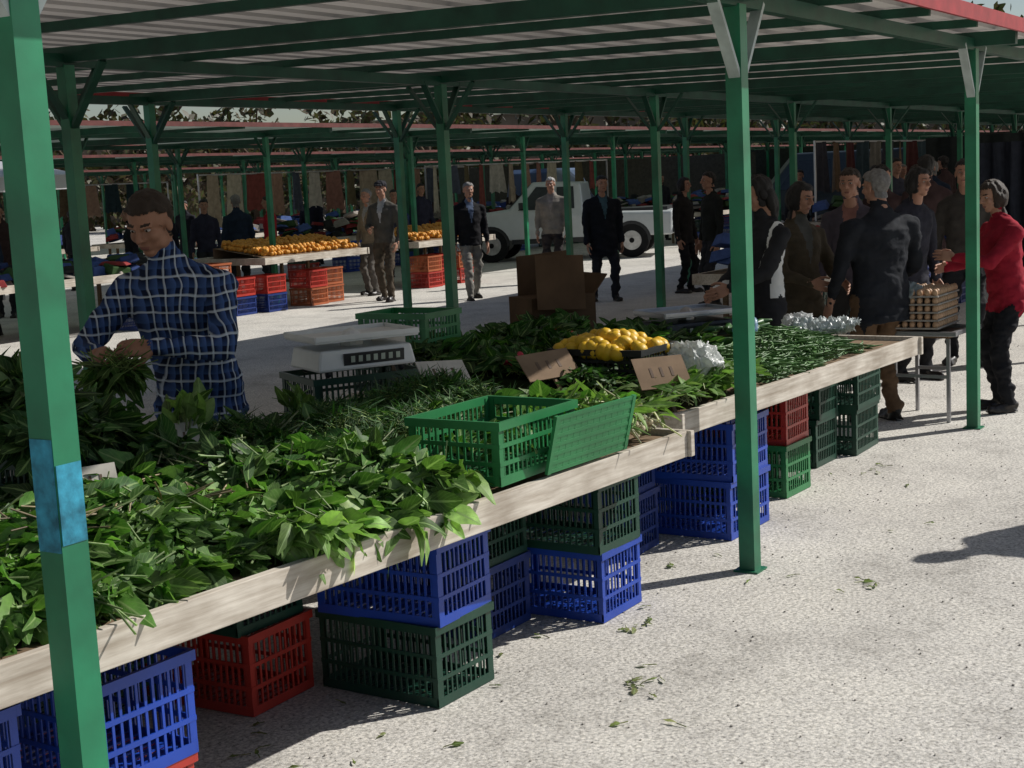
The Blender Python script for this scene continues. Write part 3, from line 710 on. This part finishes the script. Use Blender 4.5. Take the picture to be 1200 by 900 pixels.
person('walking_man',17.6,13.35,TOW-.35,1.80,top=(.075,.07,.06),legs=(.07,.055,.04),hair='grey',style='cap',topname='greyj',shirt=(.35,.35,.35),feet=[(-.12,.14,0),(.12,-.12,0)],vox=.016,hands=[(-.24,.1,.85),(.1,.3,1.05)])
person('walking_man',17.9,12.0,TOW+.3,1.72,top=(.012,.012,.014),legs=(.20,.19,.17),hair='grey',topname='blackj',shirt=(.1,.13,.2),feet=[(-.1,-.15,0),(.1,.2,0)],vox=.016,bulk=1.08,coat=.04)
person('walking_man',20.9,12.35,TOW-.2,1.74,top=(.20,.18,.155),legs=(.035,.03,.03),hair='white',topname='beigej',shirt=(.25,.22,.2),vox=.016,coat=.05,bulk=1.1)
person('walking_man',17.6,9.6,TOW+.2,1.72,top=(.012,.014,.02),legs=(.02,.022,.03),hair='black',topname='navyc',shirt=(.05,.1,.13),coat=.22,feet=[(-.13,.05,0),(.13,-.12,0)],vox=.016,bulk=1.15)
person('shopper_woman',18.9,9.0,TOW+.9,1.64,top=(.02,.018,.018),legs=(.015,.015,.018),hair='black',style='bob',topname='dk1',coat=.1,vox=.016)
person('shopper_man',17.0,7.7,AV+1.9,1.70,top=(.02,.022,.02),legs=(.03,.03,.035),hair='black',topname='dk2',vox=.016)
person('shopper_woman',8.74,3.60,TOW-1.1,1.66,top=(.03,.03,.033),legs=(.02,.02,.022),hair='black',style='long',topname='track',stripes=True,coat=.1,head=(-.3,.3),hands=[(-.1,.36,1.02),(.16,.30,.98)],vox=.012)
person('shopper_woman',9.4,3.62,TOW+.5,1.60,top=(.075,.06,.04),legs=(.02,.02,.02),hair='black',style='bob',topname='olive',shirt=(.09,.09,.08),head=(.2,.2),hands=[(-.16,.3,1.0),(.14,.3,1.02)],vox=.012,coat=.1)
person('shopper_man',10.5,3.62,TOW-.5,1.68,lean=.08,top=(.07,.06,.075),legs=(.03,.03,.03),hair='brown',topname='dk3',shirt=(.25,.12,.1),vox=.012)
person('shopper_man',9.27,3.02,AV+.35,1.66,top=(.02,.022,.027),legs=(.14,.085,.05),hair='grey',topname='coatb',coat=.14,bulk=1.28,hands=[(-.3,.15,.85),(.27,.25,.95)],feet=[(-.12,.0,0),(.13,.05,0)],vox=.011,head=(.3,.1))
person('shopper_woman',11.2,3.40,TOW+.6,1.66,lean=.1,top=(.03,.03,.04),legs=(.02,.02,.02),hair='black',style='bob',topname='dk4',coat=.15,vox=.013)
person('shopper_man',12.2,3.25,TOW-.4,1.70,top=(.05,.045,.04),legs=(.02,.02,.02),hair='black',topname='dk5',vox=.014)
person('shopper_woman',9.98,2.40,AV+math.pi/2+.15,1.56,lean=.12,top=(.28,.015,.03),legs=(.015,.015,.02),hair='brown',style='bob',topname='redj',hands=[(-.05,.42,1.18),(.1,.42,1.1)],bulk=1.12,coat=.08,vox=.011,head=(.2,.15))
person('pedestrian',7.78,.50,AV-1.2,1.72,top=(.05,.05,.06),legs=(.03,.04,.07),hair='brown',topname='ped',vox=.018)
base=[]
for i,(u,v,f,tc,hc) in enumerate(((19.4,17.2,2.0,(.35,.02,.03),'brown'),(16.6,17.0,1.0,(.02,.02,.03),'black'),(18.2,17.6,4.,(.03,.03,.05),'black'),(13.6,16.4,4.2,(.25,.02,.03),'black'),(12.6,16.2,3.5,(.02,.03,.05),'grey'),(22.5,16.8,3.9,(.05,.05,.07),'black'),(24.5,9.4,3.4,(.02,.02,.025),'black'),(26.5,8.2,3.9,(.03,.02,.02),'grey'),(15.5,5.0,3.6,(.05,.03,.03),'black'),(17,5.1,4.0,(.03,.035,.05),'brown'))):
    base.append(person('distant_shopper',u,v,f,1.66,top=tc,legs=(.025,.025,.035),hair=hc,topname='d%d'%i,vox=.02,coat=.05))
for (u,v) in ((14.2,4.15),(14.8,18.6),(21,6.6),(22.5,7.4),(20.5,5.9),(25,7.0),(28,9.0),(31,9.2),(30,7.6),(33,12),(36,12.3),(40,11.6),(16.5,22),(19.5,22.4),(23,22.8),(26.5,22),(31,22),(35,21.9),(24.5,17.6),(34,16.8),(13,22.5),(11.5,17.5),(15.4,16.4),(17.6,16.3),(12,18.5),(38,9),(26,21.8),(18.3,5.9),(23.6,6.0)):
    b0=random.choice(base[1:]); o=mk('distant_shopper',b0.data,(u,v,0),random.uniform(0,6.28)); k=random.uniform(.9,1.02); o.scale=(k,k,k)

# ---------------------------------------------------------------- stalls across the lane
table('market_table',(15.9,14.25),(18.3,14.25),1.5,.78); table('market_table',(19.7,14.25),(22.0,14.25),1.3,.78); table('market_table',(9.2,14.6),(14.6,14.6),1.3,.75)
for (a,b_,nn) in ((15.95,18.25,1000),(19.75,21.9,800)):
    w=MB(); w.add([(a,14.3,.78),(b_,14.3,.78),(b_,15.3,.93),(a,15.3,.93),(a,15.3,.76),(b_,15.3,.76)],[(0,1,2,3),(3,2,5,4)]); w.obj('sloped_display_board',[CARD])
    ob=MB()
    for i in range(nn):
        x=random.uniform(a+.05,b_-.05); y=random.uniform(14.35,15.25); r=random.uniform(.032,.042)
        ob.ell((x,y,.785+.15*(y-14.3)+.03+random.choice((0,0,.05))),(r,r,r*.95),0,None,8,5)
    ob.obj('orange_pile',[ORA],smooth=True)
for i,(u,cols) in enumerate(((16.95,['orange','red']),(17.45,['orange','orange']),(16.0,['dblue','red']),(15.45,['dblue','red']),(14.9,['blue','dgreen']),(14.3,['red','blue']),(20.0,['red','orange']),(20.5,['red','red']),(20.95,['red','orange']),(13.6,['dblue','dblue']))):
    for j,c in enumerate(cols): crate(c,u,14.35+.1*(i%2),.003+j*.27,.42,.4,.26)
for u in (15.1,14.5): crate('orange',u,14.6,.56,.5,.4,.2)
def heap_blob(name,cols,u0,u1,v0,v1,z,n,hh=.16):
    b=MB()
    for i in range(n):
        R=Euler((random.uniform(-.3,.3),random.uniform(-.3,.3),random.uniform(0,3))).to_matrix()
        b.box((random.uniform(u0,u1),random.uniform(v0,v1),z+random.uniform(0,hh)),(random.uniform(.2,.45),random.uniform(.15,.35),random.uniform(.02,.08+hh*.3)),random.randrange(len(cols)),R,taper=random.uniform(.6,.95))
    return b.obj(name,[cloth('heap_%.2f%.2f%.2f'%c,c) for c in cols],bevel=.01)
MIX=[(.03,.05,.14),(.3,.27,.24),(.25,.04,.04),(.03,.03,.03),(.06,.1,.26),(.04,.08,.03)]
heap_blob('folded_clothes',MIX,9.3,14.4,14.7,15.8,.77,240)
for (a,b_,v) in ((9,22,24.5),(23,40,24.5),(12.5,20,4.6),(32,46,14.6),(24,46,7.9),(22,50,18.9)):
    table('market_table',(a,v),(b_,v),1.2,.75); heap_blob('stall_goods',random.sample(MIX,5),a+.1,b_-.1,v+.1,v+1.1,.77,int((b_-a)*18),.3)
    cr=['dgreen','dblue','red','blue']
    for q in range(int((b_-a)/1.6)): 
        u=a+.5+q*1.6+random.uniform(-.3,.3); crate(random.choice(cr),u,v+.3,.003,.5,.4); crate(random.choice(cr),u,v+.3,.275,.5,.4)
def hanging(name,u,v,w,h,zt,c,ang):
    b=MB(); nx=10; vs=[];fs=[]
    ph=random.uniform(0,6)
    for j in range(8):
        for i in range(nx+1):
            x=-w/2+w*i/nx; vs.append((x*(.75+.25*j/7),.04*math.sin(i*1.3+ph)*(j/7+.2),-h*j/7*(1+.04*math.sin(i*1.7+ph))))
    for j in range(7):
        for i in range(nx): a=j*(nx+1)+i; fs.append((a,a+1,a+nx+2,a+nx+1))
    b.add(vs,fs); b.cap((-w*.35,0,.01),(w*.35,0,.01),.012,.012,0,6)
    return b.obj(name,[cloth('hang_%.2f_%.2f_%.2f'%c,c)],(u,v,zt),ang,smooth=True)
cols=[(.42,.33,.25),(.5,.43,.34),(.25,.07,.06),(.38,.23,.17),(.1,.11,.15),(.5,.45,.4),(.3,.15,.12),(.15,.12,.07)]
rail=MB()
for i in range(14):
    hanging('hanging_rug' if i<6 else 'hanging_garment',21.2+i*.62,20.2,random.uniform(.45,.66),random.uniform(.7,1.15),2.1,cols[i%8],random.uniform(-.3,.3))
for i in range(12): hanging('hanging_garment',26.5+i*.5,18.6-.08*i,.5,random.uniform(.6,1.0),2.1,cols[(i*3+1)%8],random.uniform(-.6,.6))
dk=[(.04,.04,.05),(.12,.08,.05),(.06,.02,.02),(.03,.05,.06),(.15,.14,.12)]
for i in range(16): hanging('hanging_garment',24.5+i*.75,9.0,.5,.85,2.1,dk[i%5],random.uniform(-.6,.6))
for i in range(22): hanging('hanging_garment',12+i*.7,27.5,random.uniform(.4,.6),random.uniform(.6,1.1),2.1,random.choice(dk+cols[:4]),random.uniform(-.4,.4))
for a,b_ in (((20.8,20.2),(30.2,20.2)),((26.2,18.65),(32.6,17.6)),((24.2,9.0),(36.2,9.0)),((11.6,27.5),(27.2,27.5))):
    rail.bar((*a,2.12),(*b_,2.12),.03,.03)
    for u,v in (a,b_): rail.bar((u,v,0),(u,v,2.14),.03,.03)
rail.obj('clothes_rail',[METAL])
def shade_sheet(u,v0,v1,z0,z1,c):  # dark sheet added to stand in for shade deep under the canopies
    b=MB(); n=40; vs=[];fs=[]
    for j in range(6):
        for i in range(n+1):
            v=v0+(v1-v0)*i/n; vs.append((u+.06*math.sin(i*.9)+.03*math.sin(i*2.3+j),v,z0+(z1-z0)*j/5))
    for j in range(5):
        for i in range(n): a=j*(n+1)+i; fs.append((a,a+1,a+n+2,a+n+1))
    b.add(vs,fs); return b.obj('shade_backdrop',[cloth('shade_sheet_%.3f'%c[0],c)],smooth=True)
shade_sheet(26,5.0,7.6,.05,2.1,(.025,.03,.03)); shade_sheet(36,7,9.6,.1,2.3,(.05,.05,.045)); shade_sheet(20.3,4.2,5.4,.1,1.9,(.03,.035,.05)); shade_sheet(50,9,22,.1,2.4,(.035,.04,.035)); shade_sheet(48,20,33,.1,2.3,(.06,.055,.045))

# ---------------------------------------------------------------- vehicles
TYRE=mat('tyre_rubber',(.015,.015,.016),.8,.2); GLASS=mat('car_glass',(.02,.025,.03),.15,.5,bs=0); CHROME=mat('wheel_alloy',(.5,.5,.5),.3,.5,metal=.7)
def vehicle(name,u,v,ang,paint,prof,L,Wd,glass,wheels):
    E=empty(name,(u,v,0),ang)
    b=MB(); ys=[-1,-.93,-.5,.5,.93,1]
    rings=[]
    for y in ys:
        ring=[]
        for x,z in prof:
            inset=max(0,(z-.95))*.28
            yy=y*(Wd/2)-math.copysign(inset*(abs(y)),y)
            zz=z-(.04 if abs(y)>.95 and z>.5 else 0)
            ring.append(Vector((x*(1 if abs(y)<.95 else .985),yy,zz)))
        rings.append(ring)
    b.loft(rings); b.obj('body',[paint],parent=E,smooth=False,bevel=.03)
    gl=MB()
    for quad in glass:
        for s in (-1,1):
            vs=[(x,s*(Wd/2-max(0,z-.95)*.28+.006),z) for x,z in quad]
            gl.add(vs,[(0,1,2,3)] if s>0 else [(3,2,1,0)])
    gl.obj('side_windows',[GLASS],parent=E)
    w=MB()
    for x,r in wheels:
        for s in (-1,1):
            y=s*(Wd/2-.09)
            n=24
            for r0,t,mi in ((r,.20,0),(r*.6,.21,1),(r*.16,.225,0)):
                w.loft([[Vector((x+rr*math.cos(2*math.pi*k/n),y+yy,r+rr*math.sin(2*math.pi*k/n))) for k in range(n)] for yy,rr in ((-t/2,r0*.93),(-t/2+.02,r0),(t/2-.02,r0),(t/2,r0*.93))],mi)
    w.obj('wheels',[TYRE,CHROME],parent=E)
    a=MB()
    for x,r in wheels:
        for s in (-1,1):
            y=s*(Wd/2+.004); n=14
            pts=[(x+(r+.05)*math.cos(math.pi*k/n),r+(r+.05)*math.sin(math.pi*k/n)) for k in range(n+1)]
            a.add([(px,y,pz) for px,pz in pts]+[(x,y,r*.6)],[(i,i+1,n+1) if s<0 else (i+1,i,n+1) for i in range(n)])
    a.obj('wheel_arches',[DARK],parent=E)
    return E,Wd
SILV=mat('silver_paint',(.55,.58,.59),.3,.6,metal=.1,var=.04,bs=0)
prof=[(-2.4,.45),(-2.42,.95),(-.55,1.0),(-.48,1.62),(.55,1.66),(1.05,1.12),(2.1,1.0),(2.3,.8),(2.32,.45)]
ang=math.atan2(.93,-.37)
E,Wd=vehicle('pickup_truck',27.4,15.9,ang,SILV,prof,4.7,1.75,[[(-.36,1.08),(.02,1.08),(.02,1.54),(-.34,1.54)],[(.08,1.08),(.85,1.08),(.46,1.56),(.08,1.54)]],[(-1.55,.36),(1.45,.36)])
x=MB(); x.add([(1.07,-.74,1.14),(1.07,.74,1.14),(.60,.62,1.62),(.60,-.62,1.62)],[(0,1,2,3)]); x.obj('windscreen',[GLASS],parent=E)
x=MB(); x.box((2.34,0,.55),(.12,1.7,.16)); x.box((2.325,0,.78),(.03,1.0,.14)); x.box((-2.44,0,.55),(.1,1.6,.12)); x.obj('bumpers',[DARK],parent=E)
x=MB()
for s in (-1,1): x.box((2.3,s*.68,.8),(.06,.26,.14)); 
x.obj('headlamps',[mat('lamp_lens',(.7,.7,.68),.1,.6,bs=0)],parent=E)
x=MB()
for s in (-1,1): x.box((.75,s*.98,1.18),(.09,.16,.13)); x.box((-.05,s*.879,.93),(.12,.012,.03)); x.box((-.03,s*.877,.78),(.008,.006,.5)); x.box((0,s*.878,.42),(2.0,.01,.1))
x.obj('mirrors_and_trim',[DARK],parent=E)
x=MB(); x.box((-1.45,0,1.0),(1.7,1.45,.06)); x.obj('load_bed',[DARK],parent=E)
NAV=mat('dark_van_paint',(.02,.03,.035),.35,.5,var=.1,bs=0)
pv=[(-2.5,.4),(-2.52,1.9),(-2.3,2.02),(1.1,2.02),(1.75,1.25),(2.35,1.05),(2.45,.75),(2.45,.4)]
pg=[[(.35,1.2),(1.55,1.2),(1.05,1.85),(.35,1.85)]]
vehicle('delivery_van',33,11.6,math.atan2(.9,-.43),NAV,pv,5,1.85,pg,[(-1.6,.34),(1.55,.34)])
vehicle('delivery_van',38,22.4,.3,mat('blue_van_paint',(.05,.08,.14),.35,.5,var=.1,bs=0),pv,5,1.85,pg,[(-1.6,.34),(1.55,.34)])
pc=MB(); cN=16
E=empty('white_parasol',(17.6,22.2,0))
rr=[(0,2.55),(.8,2.42),(1.6,2.22),(1.62,1.98)]
pc.loft([[Vector((max(r,.02)*math.cos(2*math.pi*k/cN)*(1-.03*(k%2)),max(r,.02)*math.sin(2*math.pi*k/cN)*(1-.03*(k%2)),z)) for k in range(cN)] for r,z in rr],0,False)
pc.obj('parasol_cover',[bag_mat('parasol_cloth',(.8,.8,.8),.35)],parent=E)
pc=MB(); pc.bar((0,0,0),(0,0,2.5),.04,.04); pc.obj('parasol_pole',[METAL],parent=E)

# ---------------------------------------------------------------- background trees, wall
def tree_mass():
    P=[];Dd=[];U=[];L=[];W=[];C=[]; tr=MB()
    for i in range(60):
        t=i/59; ang=AV+math.radians(40-80*t)+random.uniform(-.02,.02); R=random.uniform(72,98); cx=R*math.cos(ang); cy=R*math.sin(ang); h=random.uniform(5,9)
        tr.cap((cx,cy,0),(cx+random.uniform(-.4,.4),cy,h*.5),.28,.16,0,8)
        for k in range(6):
            a=random.uniform(0,6.28); tr.cap((cx,cy,h*.3+k*.3),(cx+math.cos(a)*2,cy+math.sin(a)*2,h*.55+k*.4),.12,.04,0,6)
        cl=[(cx+random.gauss(0,1.8),cy+random.gauss(0,1.8),h*random.uniform(.12,.95),random.uniform(.8,1.8),random.uniform(.5,1.3)) for _ in range(15)]
        for (x,y,z,r,kk) in cl:
            for _ in range(38):
                d=Vector((random.gauss(0,1),random.gauss(0,1),random.gauss(0,.8))).normalized()*r*random.uniform(.5,1.1)
                P.append((x+d.x,y+d.y,max(.3,z+d.z)));Dd.append((random.gauss(0,1),random.gauss(0,1),random.gauss(0,1)));U.append((random.gauss(0,1),random.gauss(0,1),1))
                L.append(random.uniform(.35,.7));W.append(random.uniform(.12,.25)); m=random.random(); C.append((.075*kk,(.062-.02*m)*kk,.03*kk))
    leaves('distant_trees',np.array(P),np.array(Dd),np.array(U),np.array(L),np.array(W),np.array(C),HERB,.3,0,0,na=3)
    tr.obj('distant_tree_trunks',[mat('bark',(.09,.065,.045),.9,.1)],smooth=True)
tree_mass()
wl=MB()
for i in range(24):
    a0=AV+math.radians(45-90*i/24); a1=AV+math.radians(45-90*(i+1)/24); R=106
    wl.bar((R*math.cos(a0),R*math.sin(a0),3.2),(R*math.cos(a1),R*math.sin(a1),3.2),.3,6.4)
    wl.bar((R*math.cos(a0),R*math.sin(a0),6.46),(R*math.cos(a1),R*math.sin(a1),6.46),.45,.12)
wl.obj('boundary_wall',[mat('old_plaster',(.15,.12,.09),.9,.1,scale=.6)])

# ---------------------------------------------------------------- light
el=math.radians(38); az=(.8,-.6)
sd=Vector((az[0]*math.cos(el),az[1]*math.cos(el),math.sin(el)))
l=D.lights.new('sun','SUN'); l.energy=5.; l.angle=math.radians(.53); l.color=(1,.965,.91)
lo=D.objects.new('sun',l); S.collection.objects.link(lo); lo.rotation_euler=sd.to_track_quat('Z','Y').to_euler(); lo.location=(0,0,30)
w=D.worlds.new('World'); S.world=w; w.use_nodes=True; nt=w.node_tree; bg=nt.nodes['Background']
sk=nt.nodes.new('ShaderNodeTexSky'); sk.sky_type='NISHITA'; sk.sun_disc=False; sk.sun_elevation=el; sk.sun_rotation=math.atan2(az[0],az[1])
nt.links.new(sk.outputs[0],bg.inputs[0]); bg.inputs[1].default_value=.07
S.view_settings.view_transform='Standard'; S.view_settings.look='None'; S.view_settings.exposure=0

# ---------------------------------------------------------------- camera
p=math.atan(237/1700.); r=math.atan(.05)
F0=Vector((.8436,.537,0)).normalized(); R0=F0.cross(Vector((0,0,1)))
fw=F0*math.cos(p)-Vector((0,0,1))*math.sin(p); U0=R0.cross(fw)
cr=R0*math.cos(r)-U0*math.sin(r); cu_=R0*math.sin(r)+U0*math.cos(r)
cam=D.cameras.new('camera'); cam.sensor_width=36; cam.lens=51; cam.clip_end=1500; cam.clip_start=.05
co=D.objects.new('camera',cam); S.collection.objects.link(co)
M=Matrix((cr,cu_,-fw)).transposed().to_4x4(); M.translation=(0,0,1.7); co.matrix_world=M
S.camera=co
